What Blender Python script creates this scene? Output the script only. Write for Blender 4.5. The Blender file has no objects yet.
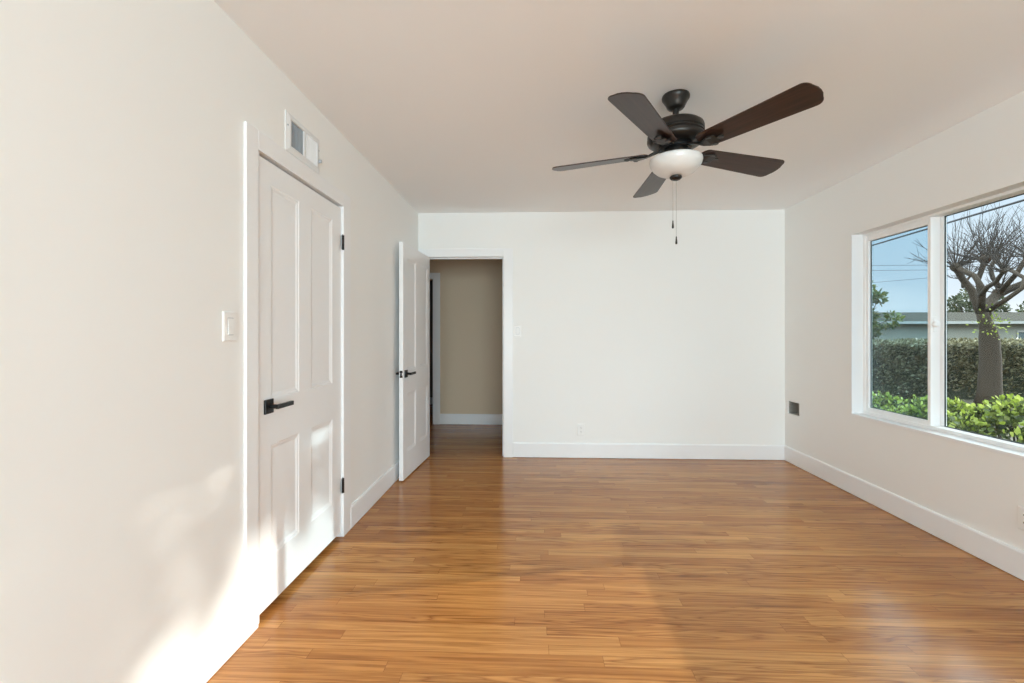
import bpy, bmesh, math, random
from mathutils import Vector, Matrix, noise as mnoise

scene = bpy.context.scene
COL = scene.collection
R = math.radians

# ------------------------------------------------------------------ camera
CAM_H = 1.2575
cam_data = bpy.data.cameras.new('camera')
cam = bpy.data.objects.new('camera', cam_data)
COL.objects.link(cam)
scene.camera = cam
cam_data.sensor_fit = 'HORIZONTAL'
cam_data.sensor_width = 36.0
cam_data.lens = 36.0 * 450.0 / 1024.0
cam_data.shift_x = (512.0 - 517.0) / 1024.0
cam_data.shift_y = (334.0 - 341.5) / 1024.0
cam_data.clip_start = 0.02
cam_data.clip_end = 300.0
cam.location = (0.0, 0.0, CAM_H)
cam.rotation_euler = (R(90), 0.0, R(2.227))

# ------------------------------------------------------------------ exposure
scene.view_settings.view_transform = 'Standard'
scene.view_settings.look = 'None'
scene.view_settings.gamma = 1.0
scene.view_settings.use_curve_mapping = False
scene.view_settings.exposure = 0.38
try:
    scene.cycles.use_denoising = True
    scene.cycles.max_bounces = 14
    scene.cycles.diffuse_bounces = 8
    scene.cycles.glossy_bounces = 5
    scene.cycles.transmission_bounces = 8
    scene.cycles.transparent_max_bounces = 24
    scene.cycles.sample_clamp_indirect = 6.0
    scene.cycles.caustics_reflective = False
    scene.cycles.caustics_refractive = False
except Exception:
    pass

# ------------------------------------------------------------------ sky
SKY_STRENGTH = 1.1
world = bpy.data.worlds.new('sky')
scene.world = world
world.use_nodes = True
wn = world.node_tree
wn.nodes.clear()
w_out = wn.nodes.new('ShaderNodeOutputWorld')
w_bg = wn.nodes.new('ShaderNodeBackground')
w_bg.inputs['Strength'].default_value = SKY_STRENGTH
w_tc = wn.nodes.new('ShaderNodeTexCoord')
w_sep = wn.nodes.new('ShaderNodeSeparateXYZ')
w_rmp = wn.nodes.new('ShaderNodeValToRGB')
els = w_rmp.color_ramp.elements
els[0].position = 0.0
els[0].color = (0.30, 0.30, 0.24, 1)
els[1].position = 1.0
els[1].color = (4.7, 5.55, 6.0, 1)
for p, c in ((0.495, (0.32, 0.32, 0.26)), (0.505, (0.67, 0.71, 0.745)), (0.545, (0.57, 0.655, 0.74)),
             (0.63, (0.49, 0.62, 0.735)), (0.70, (2.35, 2.9, 3.2))):
    e = els.new(p)
    e.color = (*c, 1)
w_map = wn.nodes.new('ShaderNodeMath')
w_map.operation = 'MULTIPLY_ADD'
w_map.inputs[1].default_value = 0.5
w_map.inputs[2].default_value = 0.5
w_noise = wn.nodes.new('ShaderNodeTexNoise')
w_noise.inputs['Scale'].default_value = 2.2
w_noise.inputs['Detail'].default_value = 6
w_mapn = wn.nodes.new('ShaderNodeMapping')
w_mapn.inputs['Scale'].default_value = (1.0, 1.0, 3.5)
w_cr = wn.nodes.new('ShaderNodeValToRGB')
w_cr.color_ramp.elements[0].position = 0.46
w_cr.color_ramp.elements[0].color = (0, 0, 0, 1)
w_cr.color_ramp.elements[1].position = 0.66
w_cr.color_ramp.elements[1].color = (0.75, 0.75, 0.75, 1)
w_mix = wn.nodes.new('ShaderNodeMix')
w_mix.data_type = 'RGBA'
w_mix.inputs[7].default_value = (0.97, 0.98, 1.0, 1)
wl = wn.links.new
wl(w_tc.outputs['Generated'], w_sep.inputs[0])
wl(w_sep.outputs['Z'], w_map.inputs[0])
wl(w_map.outputs[0], w_rmp.inputs[0])
wl(w_tc.outputs['Generated'], w_mapn.inputs['Vector'])
wl(w_mapn.outputs[0], w_noise.inputs['Vector'])
wl(w_noise.outputs[0], w_cr.inputs[0])
wl(w_cr.outputs[0], w_mix.inputs[0])
wl(w_rmp.outputs[0], w_mix.inputs[6])
wl(w_mix.outputs[2], w_bg.inputs['Color'])
wl(w_bg.outputs[0], w_out.inputs[0])

# ------------------------------------------------------------------ sun and added fill
SUN_DIR = Vector((-1.0, -0.25, -0.33))
sun_data = bpy.data.lights.new('sun', 'SUN')
sun_data.energy = 2.6
sun_data.angle = R(0.6)
sun_data.color = (1.0, 0.95, 0.87)
sun = bpy.data.objects.new('sun', sun_data)
sun.rotation_euler = SUN_DIR.to_track_quat('-Z', 'Y').to_euler()
sun.location = (9, 6, 8)
COL.objects.link(sun)


def area(name, loc, direction, sx, sy, power, color):
    d = bpy.data.lights.new(name, 'AREA')
    d.shape = 'RECTANGLE'
    d.size = sx
    d.size_y = sy
    d.energy = power
    d.color = color
    o = bpy.data.objects.new(name, d)
    o.location = loc
    o.rotation_euler = Vector(direction).to_track_quat('-Z', 'Z').to_euler()
    COL.objects.link(o)
    return o


# added fill light, set in an invented opening behind the camera
area('fill_rear', (0.90, -4.76, 1.20), (0, 1, 0.14), 2.8, 2.1, 270, (0.715, 0.88, 0.96))

# ------------------------------------------------------------------ materials
def mat_base(name):
    m = bpy.data.materials.new(name)
    m.use_nodes = True
    nt = m.node_tree
    b = nt.nodes.get('Principled BSDF')
    return m, nt, b


def paint(name, color, rough=0.6, bump=0.0, scale=60.0, var=0.0, metal=0.0, coat=0.0, spec=0.5):
    m, nt, b = mat_base(name)
    b.inputs['Base Color'].default_value = (*color, 1)
    b.inputs['Roughness'].default_value = rough
    b.inputs['Metallic'].default_value = metal
    b.inputs['Specular IOR Level'].default_value = spec
    if coat:
        b.inputs['Coat Weight'].default_value = coat
        b.inputs['Coat Roughness'].default_value = 0.15
    tc = nt.nodes.new('ShaderNodeTexCoord')
    ns = nt.nodes.new('ShaderNodeTexNoise')
    ns.inputs['Scale'].default_value = scale
    ns.inputs['Detail'].default_value = 4
    nt.links.new(tc.outputs['Object'], ns.inputs['Vector'])
    if bump:
        bp = nt.nodes.new('ShaderNodeBump')
        bp.inputs['Strength'].default_value = bump
        bp.inputs['Distance'].default_value = 0.002
        nt.links.new(ns.outputs[0], bp.inputs['Height'])
        nt.links.new(bp.outputs[0], b.inputs['Normal'])
    if var:
        mx = nt.nodes.new('ShaderNodeMix')
        mx.data_type = 'RGBA'
        mx.inputs[6].default_value = (*[c * (1 - var) for c in color], 1)
        mx.inputs[7].default_value = (*[min(1, c * (1 + var)) for c in color], 1)
        nt.links.new(ns.outputs[0], mx.inputs[0])
        nt.links.new(mx.outputs[2], b.inputs['Base Color'])
    return m


M = {}
M['wall'] = paint('wall_paint', (0.895, 0.897, 0.885), 0.55, bump=0.06, scale=90)
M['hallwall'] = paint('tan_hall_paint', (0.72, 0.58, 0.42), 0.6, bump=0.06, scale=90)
M['ceiling'] = paint('ceiling_paint', (0.92, 0.925, 0.93), 0.7, bump=0.06, scale=90)
M['trim'] = paint('white_trim_paint', (0.89, 0.90, 0.915), 0.32, bump=0.02, scale=30)
M['door'] = paint('white_door_paint', (0.89, 0.90, 0.915), 0.36, bump=0.02, scale=30)
M['vinyl'] = paint('white_vinyl', (0.93, 0.93, 0.93), 0.3, bump=0.01)
M['plastic'] = paint('white_plastic', (0.90, 0.90, 0.89), 0.3, bump=0.01)
M['black'] = paint('matte_black_metal', (0.012, 0.012, 0.013), 0.38, metal=0.3, bump=0.01)
M['bronze'] = paint('dark_bronze_metal', (0.030, 0.026, 0.023), 0.36, metal=0.55, bump=0.02, scale=200, var=0.2)
M['steel'] = paint('chain_steel', (0.55, 0.54, 0.52), 0.35, metal=0.9, bump=0.01)
M['gasket'] = paint('dark_gasket', (0.03, 0.045, 0.045), 0.5, bump=0.01)
M['dark'] = paint('dark_slot', (0.02, 0.02, 0.02), 0.8, bump=0.01)
M['duct'] = paint('grey_damper_metal', (0.36, 0.40, 0.44), 0.5, bump=0.02, metal=0.2)
M['grille'] = paint('white_grille_enamel', (0.80, 0.81, 0.82), 0.4, bump=0.01)
M['boxgrey'] = paint('grey_gypsum_core', (0.38, 0.38, 0.36), 0.9, bump=0.2, scale=80, var=0.3)
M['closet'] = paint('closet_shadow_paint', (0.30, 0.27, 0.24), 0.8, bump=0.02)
M['bowl'] = paint('frosted_white_glass', (0.74, 0.74, 0.73), 0.28, bump=0.0, coat=0.3)
M['siding'] = paint('grey_house_stucco', (0.27, 0.275, 0.235), 0.9, bump=0.2, scale=25, var=0.08)
M['roofing'] = paint('grey_roof_shingle', (0.050, 0.047, 0.038), 0.9, spec=0.03, bump=0.4, scale=14, var=0.3)
M['fascia'] = paint('white_fascia_paint', (0.38, 0.39, 0.37), 0.6, bump=0.02)
M['housewin'] = paint('dark_house_glass', (0.10, 0.14, 0.15), 0.12, bump=0.0)
M['bark'] = paint('grey_brown_bark', (0.044, 0.031, 0.019), 0.9, bump=0.8, scale=18, var=0.4)
M['twig'] = paint('dark_twig_bark', (0.045, 0.036, 0.030), 0.9, bump=0.3, scale=18, var=0.3)
M['cable'] = paint('black_cable_rubber', (0.02, 0.022, 0.028), 0.6, bump=0.01)
M['soil'] = paint('garden_soil', (0.075, 0.065, 0.042), 1.0, bump=0.6, scale=9, var=0.4)
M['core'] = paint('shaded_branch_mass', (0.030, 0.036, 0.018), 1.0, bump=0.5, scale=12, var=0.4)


def glass_material(name, tint, gloss):
    m = bpy.data.materials.new(name)
    m.use_nodes = True
    nt = m.node_tree
    nt.nodes.clear()
    out = nt.nodes.new('ShaderNodeOutputMaterial')
    mix = nt.nodes.new('ShaderNodeMixShader')
    tr = nt.nodes.new('ShaderNodeBsdfTransparent')
    tr.inputs['Color'].default_value = (*tint, 1)
    gl = nt.nodes.new('ShaderNodeBsdfGlossy')
    gl.inputs['Roughness'].default_value = 0.0
    fr = nt.nodes.new('ShaderNodeLayerWeight')
    fr.inputs['Blend'].default_value = gloss
    nt.links.new(fr.outputs['Fresnel'], mix.inputs[0])
    nt.links.new(tr.outputs[0], mix.inputs[1])
    nt.links.new(gl.outputs[0], mix.inputs[2])
    nt.links.new(mix.outputs[0], out.inputs[0])
    return m


M['glass'] = glass_material('clear_window_glass', (0.965, 0.98, 0.975), 0.14)


def screen_material():
    m = bpy.data.materials.new('fine_screen_mesh')
    m.use_nodes = True
    nt = m.node_tree
    nt.nodes.clear()
    out = nt.nodes.new('ShaderNodeOutputMaterial')
    mix = nt.nodes.new('ShaderNodeMixShader')
    mix.inputs[0].default_value = 0.06
    tr = nt.nodes.new('ShaderNodeBsdfTransparent')
    tr.inputs['Color'].default_value = (0.80, 0.91, 0.96, 1)
    df = nt.nodes.new('ShaderNodeBsdfDiffuse')
    df.inputs['Color'].default_value = (0.10, 0.12, 0.12, 1)
    nt.links.new(tr.outputs[0], mix.inputs[1])
    nt.links.new(df.outputs[0], mix.inputs[2])
    nt.links.new(mix.outputs[0], out.inputs[0])
    return m


M['screen'] = screen_material()


def leaf_material(name, c0, c1, c2, trans=0.35):
    m = bpy.data.materials.new(name)
    m.use_nodes = True
    nt = m.node_tree
    nt.nodes.clear()
    out = nt.nodes.new('ShaderNodeOutputMaterial')
    geo = nt.nodes.new('ShaderNodeNewGeometry')
    rmp = nt.nodes.new('ShaderNodeValToRGB')
    rmp.color_ramp.elements[0].color = (*c0, 1)
    rmp.color_ramp.elements[1].color = (*c2, 1)
    e = rmp.color_ramp.elements.new(0.5)
    e.color = (*c1, 1)
    b = nt.nodes.new('ShaderNodeBsdfPrincipled')
    b.inputs['Roughness'].default_value = 0.42
    t = nt.nodes.new('ShaderNodeBsdfTranslucent')
    mix = nt.nodes.new('ShaderNodeMixShader')
    mix.inputs[0].default_value = trans
    nt.links.new(geo.outputs['Random Per Island'], rmp.inputs[0])
    nt.links.new(rmp.outputs[0], b.inputs['Base Color'])
    nt.links.new(rmp.outputs[0], t.inputs['Color'])
    nt.links.new(b.outputs[0], mix.inputs[1])
    nt.links.new(t.outputs[0], mix.inputs[2])
    nt.links.new(mix.outputs[0], out.inputs[0])
    return m


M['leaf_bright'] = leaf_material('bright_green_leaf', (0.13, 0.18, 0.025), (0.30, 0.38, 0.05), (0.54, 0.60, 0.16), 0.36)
M['leaf_shaded'] = leaf_material('shaded_shrub_leaf', (0.030, 0.045, 0.012), (0.075, 0.105, 0.025), (0.17, 0.20, 0.05), 0.3)  # shade below the shrub tops is put into this leaf colour
M['leaf_hedge'] = leaf_material('olive_hedge_leaf', (0.085, 0.078, 0.036), (0.14, 0.125, 0.060), (0.42, 0.40, 0.26), 0.3)
M['leaf_tree'] = leaf_material('mid_green_leaf', (0.05, 0.085, 0.025), (0.10, 0.14, 0.04), (0.20, 0.20, 0.06), 0.35)
M['leaf_dark'] = leaf_material('dark_green_leaf', (0.035, 0.050, 0.022), (0.06, 0.075, 0.03), (0.11, 0.12, 0.06), 0.3)


def wood_floor():
    m, nt, b = mat_base('honey_oak_strip_floor')
    N = nt.nodes.new
    L = nt.links.new

    def math_(op, a=None, b_=None, c=None):
        n = N('ShaderNodeMath')
        n.operation = op
        for i, v in enumerate((a, b_, c)):
            if v is None:
                continue
            if isinstance(v, (int, float)):
                n.inputs[i].default_value = v
            else:
                L(v, n.inputs[i])
        return n.outputs[0]
    tc = N('ShaderNodeTexCoord')
    sep = N('ShaderNodeSeparateXYZ')
    L(tc.outputs['Object'], sep.inputs[0])
    W, LEN = 0.057, 1.15
    row = math_('DIVIDE', sep.outputs['Y'], W)
    rowi = math_('FLOOR', row)
    rowf = math_('FRACT', row)
    wn1 = N('ShaderNodeTexWhiteNoise')
    wn1.noise_dimensions = '1D'
    L(rowi, wn1.inputs['W'])
    off = math_('MULTIPLY', wn1.outputs['Value'], 7.3)
    col = math_('ADD', math_('DIVIDE', sep.outputs['X'], LEN), off)
    coli = math_('FLOOR', col)
    colf = math_('FRACT', col)
    cmb = N('ShaderNodeCombineXYZ')
    L(rowi, cmb.inputs[0])
    L(coli, cmb.inputs[1])
    wn2 = N('ShaderNodeTexWhiteNoise')
    wn2.noise_dimensions = '2D'
    L(cmb.outputs[0], wn2.inputs['Vector'])
    rnd = wn2.outputs['Value']
    # grain coordinates: shifted per board
    g = N('ShaderNodeCombineXYZ')
    L(math_('MULTIPLY_ADD', rnd, 37.0, sep.outputs['X']), g.inputs[0])
    L(math_('MULTIPLY_ADD', rnd, 11.0, sep.outputs['Y']), g.inputs[1])
    L(math_('MULTIPLY', rnd, 5.0), g.inputs[2])
    mp = N('ShaderNodeMapping')
    mp.inputs['Scale'].default_value = (2.2, 62.0, 1.0)
    L(g.outputs[0], mp.inputs['Vector'])
    n1 = N('ShaderNodeTexNoise')
    n1.inputs['Scale'].default_value = 1.0
    n1.inputs['Detail'].default_value = 7
    n1.inputs['Roughness'].default_value = 0.62
    n1.inputs['Distortion'].default_value = 0.5
    L(mp.outputs[0], n1.inputs['Vector'])
    mp2 = N('ShaderNodeMapping')
    mp2.inputs['Scale'].default_value = (1.3, 17.0, 1.0)
    L(g.outputs[0], mp2.inputs['Vector'])
    wv = N('ShaderNodeTexNoise')
    wv.inputs['Scale'].default_value = 1.0
    wv.inputs['Detail'].default_value = 2
    L(mp2.outputs[0], wv.inputs['Vector'])
    rings = math_('FRACT', math_('MULTIPLY', wv.outputs[0], 9.0))
    rings = math_('POWER', math_('ABSOLUTE', math_('MULTIPLY_ADD', rings, 2.0, -1.0)), 3.0)
    # the strong cathedral figure only shows on some boards
    fig = math_('MULTIPLY', rings, math_('GREATER_THAN', math_('FRACT', math_('MULTIPLY', rnd, 13.7)), 0.55))
    tone = N('ShaderNodeValToRGB')
    te = tone.color_ramp.elements
    te[0].position = 0.0
    te[0].color = (0.42, 0.172, 0.046, 1)
    te[1].position = 1.0
    te[1].color = (0.58, 0.280, 0.089, 1)
    for p, c in ((0.35, (0.48, 0.209, 0.059)), (0.7, (0.53, 0.241, 0.072))):
        e = te.new(p)
        e.color = (*c, 1)
    L(rnd, tone.inputs[0])
    gr = N('ShaderNodeValToRGB')
    gr.color_ramp.elements[0].position = 0.33
    gr.color_ramp.elements[0].color = (0.52, 0.43, 0.35, 1)
    gr.color_ramp.elements[1].position = 0.60
    gr.color_ramp.elements[1].color = (1.06, 1.06, 1.06, 1)
    L(n1.outputs[0], gr.inputs[0])
    mul = N('ShaderNodeMix')
    mul.data_type = 'RGBA'
    mul.blend_type = 'MULTIPLY'
    mul.inputs[0].default_value = 0.85
    L(tone.outputs[0], mul.inputs[6])
    L(gr.outputs[0], mul.inputs[7])
    mul2 = N('ShaderNodeMix')
    mul2.data_type = 'RGBA'
    mul2.blend_type = 'MULTIPLY'
    mul2.inputs[7].default_value = (0.48, 0.37, 0.29, 1)
    L(math_('MULTIPLY', fig, 0.75), mul2.inputs[0])
    L(mul.outputs[2], mul2.inputs[6])
    # seams
    s1 = math_('LESS_THAN', rowf, 0.022)
    s2 = math_('LESS_THAN', colf, 0.0016)
    seam = math_('MAXIMUM', s1, s2)
    mul3 = N('ShaderNodeMix')
    mul3.data_type = 'RGBA'
    mul3.blend_type = 'MULTIPLY'
    mul3.inputs[7].default_value = (0.45, 0.36, 0.30, 1)
    L(math_('MULTIPLY', seam, 0.8), mul3.inputs[0])
    L(mul2.outputs[2], mul3.inputs[6])
    L(mul3.outputs[2], b.inputs['Base Color'])
    rr = N('ShaderNodeMapRange')
    rr.inputs['To Min'].default_value = 0.17
    rr.inputs['To Max'].default_value = 0.25
    L(n1.outputs[0], rr.inputs[0])
    L(rr.outputs[0], b.inputs['Roughness'])
    bp = N('ShaderNodeBump')
    bp.inputs['Strength'].default_value = 0.12
    bp.inputs['Distance'].default_value = 0.001
    L(math_('SUBTRACT', math_('MULTIPLY', n1.outputs[0], 0.4), seam), bp.inputs['Height'])
    L(bp.outputs[0], b.inputs['Normal'])
    b.inputs['Specular IOR Level'].default_value = 0.36
    return m


M['floor'] = wood_floor()


def blade_wood():
    m, nt, b = mat_base('dark_walnut_blade')
    tc = nt.nodes.new('ShaderNodeTexCoord')
    mp = nt.nodes.new('ShaderNodeMapping')
    mp.inputs['Scale'].default_value = (4, 70, 4)
    ns = nt.nodes.new('ShaderNodeTexNoise')
    ns.inputs['Scale'].default_value = 1.0
    ns.inputs['Detail'].default_value = 6
    rp = nt.nodes.new('ShaderNodeValToRGB')
    rp.color_ramp.elements[0].position = 0.3
    rp.color_ramp.elements[0].color = (0.020, 0.010, 0.007, 1)
    rp.color_ramp.elements[1].position = 0.7
    rp.color_ramp.elements[1].color = (0.052, 0.026, 0.017, 1)
    nt.links.new(tc.outputs['Object'], mp.inputs[0])
    nt.links.new(mp.outputs[0], ns.inputs['Vector'])
    nt.links.new(ns.outputs[0], rp.inputs[0])
    nt.links.new(rp.outputs[0], b.inputs['Base Color'])
    b.inputs['Roughness'].default_value = 0.33
    return m


M['blade'] = blade_wood()

# ------------------------------------------------------------------ mesh helpers
def link_mesh(name, me, mat=None, parent=None, smooth=False):
    o = bpy.data.objects.new(name, me)
    COL.objects.link(o)
    if mat is not None:
        for mm in (mat if isinstance(mat, (list, tuple)) else [mat]):
            me.materials.append(mm)
    if smooth:
        for p in me.polygons:
            p.use_smooth = True
    if parent is not None:
        o.parent = parent
    return o


def obj(name, bm, mat, parent=None, smooth=False, bevel=0.0, segs=2):
    bmesh.ops.recalc_face_normals(bm, faces=bm.faces[:])
    me = bpy.data.meshes.new(name)
    bm.to_mesh(me)
    bm.free()
    o = link_mesh(name, me, mat, parent, smooth)
    if bevel:
        md = o.modifiers.new('bevel', 'BEVEL')
        md.width = bevel
        md.segments = segs
        md.limit_method = 'ANGLE'
        md.angle_limit = R(40)
    return o


def add_box(bm, lo, hi, mat_index=0):
    x0, y0, z0 = lo
    x1, y1, z1 = hi
    v = [bm.verts.new(p) for p in ((x0, y0, z0), (x1, y0, z0), (x1, y1, z0), (x0, y1, z0),
                                   (x0, y0, z1), (x1, y0, z1), (x1, y1, z1), (x0, y1, z1))]
    for f in ((0, 3, 2, 1), (4, 5, 6, 7), (0, 1, 5, 4), (1, 2, 6, 5), (2, 3, 7, 6), (3, 0, 4, 7)):
        fc = bm.faces.new([v[i] for i in f])
        fc.material_index = mat_index


def add_lathe(bm, prof, segs=40, center=(0, 0, 0), axis='Z'):
    """prof: list of (radius, height); revolve about the axis."""
    def P(r, h, a):
        c, s = r * math.cos(a), r * math.sin(a)
        p = {'Z': (c, s, h), 'X': (h, c, s), 'Y': (c, h, s)}[axis]
        return (p[0] + center[0], p[1] + center[1], p[2] + center[2])
    rings = []
    for r, h in prof:
        if r < 1e-6:
            rings.append([bm.verts.new(P(0, h, 0))])
        else:
            rings.append([bm.verts.new(P(r, h, 2 * math.pi * i / segs)) for i in range(segs)])
    for a, b in zip(rings, rings[1:]):
        for i in range(segs):
            j = (i + 1) % segs
            if len(a) == 1 and len(b) == 1:
                continue
            if len(a) == 1:
                bm.faces.new((a[0], b[i], b[j]))
            elif len(b) == 1:
                bm.faces.new((a[i], a[j], b[0]))
            else:
                bm.faces.new((a[i], a[j], b[j], b[i]))


def add_tube(bm, pts, radii, segs=8, cap=True):
    """Tapered tube along a polyline."""
    pts = [Vector(p) for p in pts]
    rings = []
    ref = None
    for i, p in enumerate(pts):
        if i == 0:
            d = pts[1] - pts[0]
        elif i == len(pts) - 1:
            d = pts[-1] - pts[-2]
        else:
            d = (pts[i + 1] - pts[i]).normalized() + (pts[i] - pts[i - 1]).normalized()
        d.normalize()
        if ref is None:
            ref = Vector((0, 0, 1)) if abs(d.z) < 0.9 else Vector((1, 0, 0))
        u = d.cross(ref)
        if u.length < 1e-4:
            u = d.orthogonal()
        u.normalize()
        v = d.cross(u).normalized()
        ref = -v.cross(d) if False else u.cross(d)
        r = radii[i] if isinstance(radii, (list, tuple)) else radii
        rings.append([bm.verts.new(p + (u * math.cos(2 * math.pi * k / segs) + v * math.sin(2 * math.pi * k / segs)) * r)
                      for k in range(segs)])
    for a, b in zip(rings, rings[1:]):
        for i in range(segs):
            j = (i + 1) % segs
            bm.faces.new((a[i], a[j], b[j], b[i]))
    if cap:
        bm.faces.new(rings[0][::-1])
        bm.faces.new(rings[-1])


def add_prism(bm, outline, z0, z1):
    """Closed 2-D outline extruded along Z."""
    a = [bm.verts.new((x, y, z0)) for x, y in outline]
    b = [bm.verts.new((x, y, z1)) for x, y in outline]
    bm.faces.new(a[::-1])
    bm.faces.new(b)
    n = len(a)
    for i in range(n):
        j = (i + 1) % n
        bm.faces.new((a[i], a[j], b[j], b[i]))


def empty(name, loc=(0, 0, 0), rotz=0.0):
    o = bpy.data.objects.new(name, None)
    o.empty_display_size = 0.1
    o.location = loc
    o.rotation_euler = (0, 0, rotz)
    COL.objects.link(o)
    return o


def tag(o, label=None, cat=None, group=None, kind=None):
    if label:
        o['label'] = label
    if cat:
        o['category'] = cat
    if group:
        o['group'] = group
    if kind:
        o['kind'] = kind
    return o


def struct(o, label, cat):
    return tag(o, label, cat, kind='structure')


# ------------------------------------------------------------------ room measures
XL, XR, YB, YR, H = -1.194, 2.498, 4.592, -4.6, 2.5
WT = 0.13                       # wall thickness
YH = 6.222                      # far wall of the hall
HX0, HX1 = -3.2, 1.6            # hall ends


def wall(name, axis, inner, outer, u0, u1, z0, z1, holes, mat):
    """Wall slab between planes inner/outer of `axis`, spanning u and z, with rectangular through holes (ua, ub, za, zb)."""
    us = sorted({u0, u1, *[h[0] for h in holes], *[h[1] for h in holes]})
    zs = sorted({z0, z1, *[h[2] for h in holes], *[h[3] for h in holes]})
    us = [u for u in us if u0 <= u <= u1]
    zs = [z for z in zs if z0 <= z <= z1]
    bm = bmesh.new()
    cache = {}

    def V(k, u, z):
        key = (k, round(u, 5), round(z, 5))
        if key not in cache:
            a = inner if k == 0 else outer
            cache[key] = bm.verts.new((a, u, z) if axis == 'X' else (u, a, z))
        return cache[key]

    def solid(i, j):
        if not (0 <= i < len(us) - 1 and 0 <= j < len(zs) - 1):
            return False
        uc, zc = (us[i] + us[i + 1]) / 2, (zs[j] + zs[j + 1]) / 2
        return not any(h[0] < uc < h[1] and h[2] < zc < h[3] for h in holes)
    for i in range(len(us) - 1):
        for j in range(len(zs) - 1):
            if not solid(i, j):
                continue
            ua, ub, za, zb = us[i], us[i + 1], zs[j], zs[j + 1]
            for k in (0, 1):
                bm.faces.new([V(k, ua, za), V(k, ub, za), V(k, ub, zb), V(k, ua, zb)])
            for (di, dj, p, q) in ((-1, 0, (ua, za), (ua, zb)), (1, 0, (ub, za), (ub, zb)),
                                   (0, -1, (ua, za), (ub, za)), (0, 1, (ua, zb), (ub, zb))):
                if not solid(i + di, j + dj):
                    bm.faces.new([V(0, *p), V(0, *q), V(1, *q), V(1, *p)])
    return obj(name, bm, mat)


# floor, ceiling
bm = bmesh.new()
add_box(bm, (HX0 - 0.2, YR - 0.15, -0.12), (XR + WT, 8.4, 0.0))
struct(obj('floor', bm, M['floor']), 'glossy honey coloured oak strip floor running into the hall', 'floor')
bm = bmesh.new()
add_box(bm, (HX0 - 0.2, YR - 0.15, H), (XR + WT, 8.4, H + 0.15))
struct(obj('ceiling', bm, M['ceiling']), 'plain flat off-white ceiling', 'ceiling')

# openings
D1 = (1.900, 2.750, 0.0, 2.056)           # closet door opening on the left wall (Y, Z)
D2 = (-1.130, -0.300, 0.0, 2.060)         # doorway in the back wall (X, Z)
WIN = (1.25, 3.65, 0.622, 2.038)          # window opening on the right wall (Y, Z)
REC = (4.349, 4.545, 0.478, 0.600)        # square cut in the right wall near the corner

struct(wall('wall_left', 'X', XL, XL - WT, YR, YB + WT, 0, H, [D1], M['wall']),
       'off-white wall with the closet door and vent', 'wall')
struct(wall('wall_right', 'X', XR, XR + WT, YR, YH + WT, 0, H, [WIN, REC], M['wall']),
       'off-white wall with the window', 'wall')
struct(wall('wall_back', 'Y', YB, YB + WT, XL, XR, 0, H, [D2], M['wall']),
       'off-white wall facing the camera with the open doorway', 'wall')
struct(wall('wall_rear', 'Y', YR, YR - WT, XL - WT, XR + WT, 0, H, [(-1.0, 2.3, 0.10, 2.30)], M['wall']),
       'off-white wall behind the camera with an added opening for the fill light', 'wall')

# closet behind door_1
bm = bmesh.new()
add_box(bm, (-1.90, 1.75, 0), (-1.84, 2.90, H))
add_box(bm, (-1.90, 1.70, 0), (XL - WT, 1.76, H))
add_box(bm, (-1.90, 2.90, 0), (XL - WT, 2.96, H))
struct(obj('wall_closet', bm, M['closet']), 'walls of the closet behind the closed door', 'wall')

# hall
struct(wall('wall_hall', 'Y', YH, YH + WT, HX0, XR, 0, H, [(-2.25, -1.40, 0, 2.02)], M['hallwall']),
       'off-white hall wall seen through the doorway', 'wall')
bm = bmesh.new()
add_box(bm, (HX0 - WT, YB, 0), (HX0, 8.4, H))
add_box(bm, (HX1, YB + WT, 0), (HX1 + WT, YH, H))
add_box(bm, (HX0, YB, 0), (XL - WT, YB + WT, H))
struct(obj('wall_hall_side', bm, M['hallwall']), 'end walls of the hall', 'wall')
bm = bmesh.new()
add_box(bm, (HX0, 8.0, 0), (XR, 8.1, H))
add_box(bm, (-0.9, YH + WT, 0), (-0.8, 8.0, H))
struct(obj('wall_far_room', bm, M['closet']), 'dim wall of the room across the hall', 'wall')
bm = bmesh.new()
add_box(bm, (HX0, 7.985, 0), (-0.9, 8.0, 0.12))
add_box(bm, (-0.915, YH + WT, 0), (-0.9, 8.0, 0.12))
struct(obj('baseboard_far_room', bm, M['trim']), 'white baseboard of the room across the hall', 'baseboard')


# baseboards ---------------------------------------------------------
def base_run(bm, axis, plane, sign, u0, u1, h=0.148, t=0.015):
    """Flat board with an eased top edge against a wall."""
    prof = [(0, 0.004), (t, 0.004), (t, h - 0.010), (t - 0.005, h), (0, h)]
    a, b = [], []
    for d, z in prof:
        for lst, u in ((a, u0), (b, u1)):
            p = (plane + sign * d, u, z) if axis == 'X' else (u, plane + sign * d, z)
            lst.append(bm.verts.new(p))
    n = len(prof)
    bm.faces.new(a)
    bm.faces.new(b[::-1])
    for i in range(n):
        j = (i + 1) % n
        bm.faces.new((a[i], b[i], b[j], a[j]))


bm = bmesh.new()
base_run(bm, 'X', XL, 1, YR, 1.803)
base_run(bm, 'X', XL, 1, 2.852, YB)
struct(obj('baseboard_left', bm, M['trim']), 'white baseboard along the closet wall', 'baseboard')
bm = bmesh.new()
base_run(bm, 'Y', YB, -1, -0.215, XR)
struct(obj('baseboard_back', bm, M['trim']), 'white baseboard under the blank back wall', 'baseboard')
bm = bmesh.new()
base_run(bm, 'X', XR, -1, YR, YB - 0.015)
struct(obj('baseboard_right', bm, M['trim']), 'white baseboard under the window wall', 'baseboard')
bm = bmesh.new()
base_run(bm, 'Y', YH, -1, -1.31, HX1)
base_run(bm, 'Y', YH, -1, HX0, -2.34)
struct(obj('baseboard_hall', bm, M['trim']), 'white baseboard on the hall wall', 'baseboard')

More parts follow.
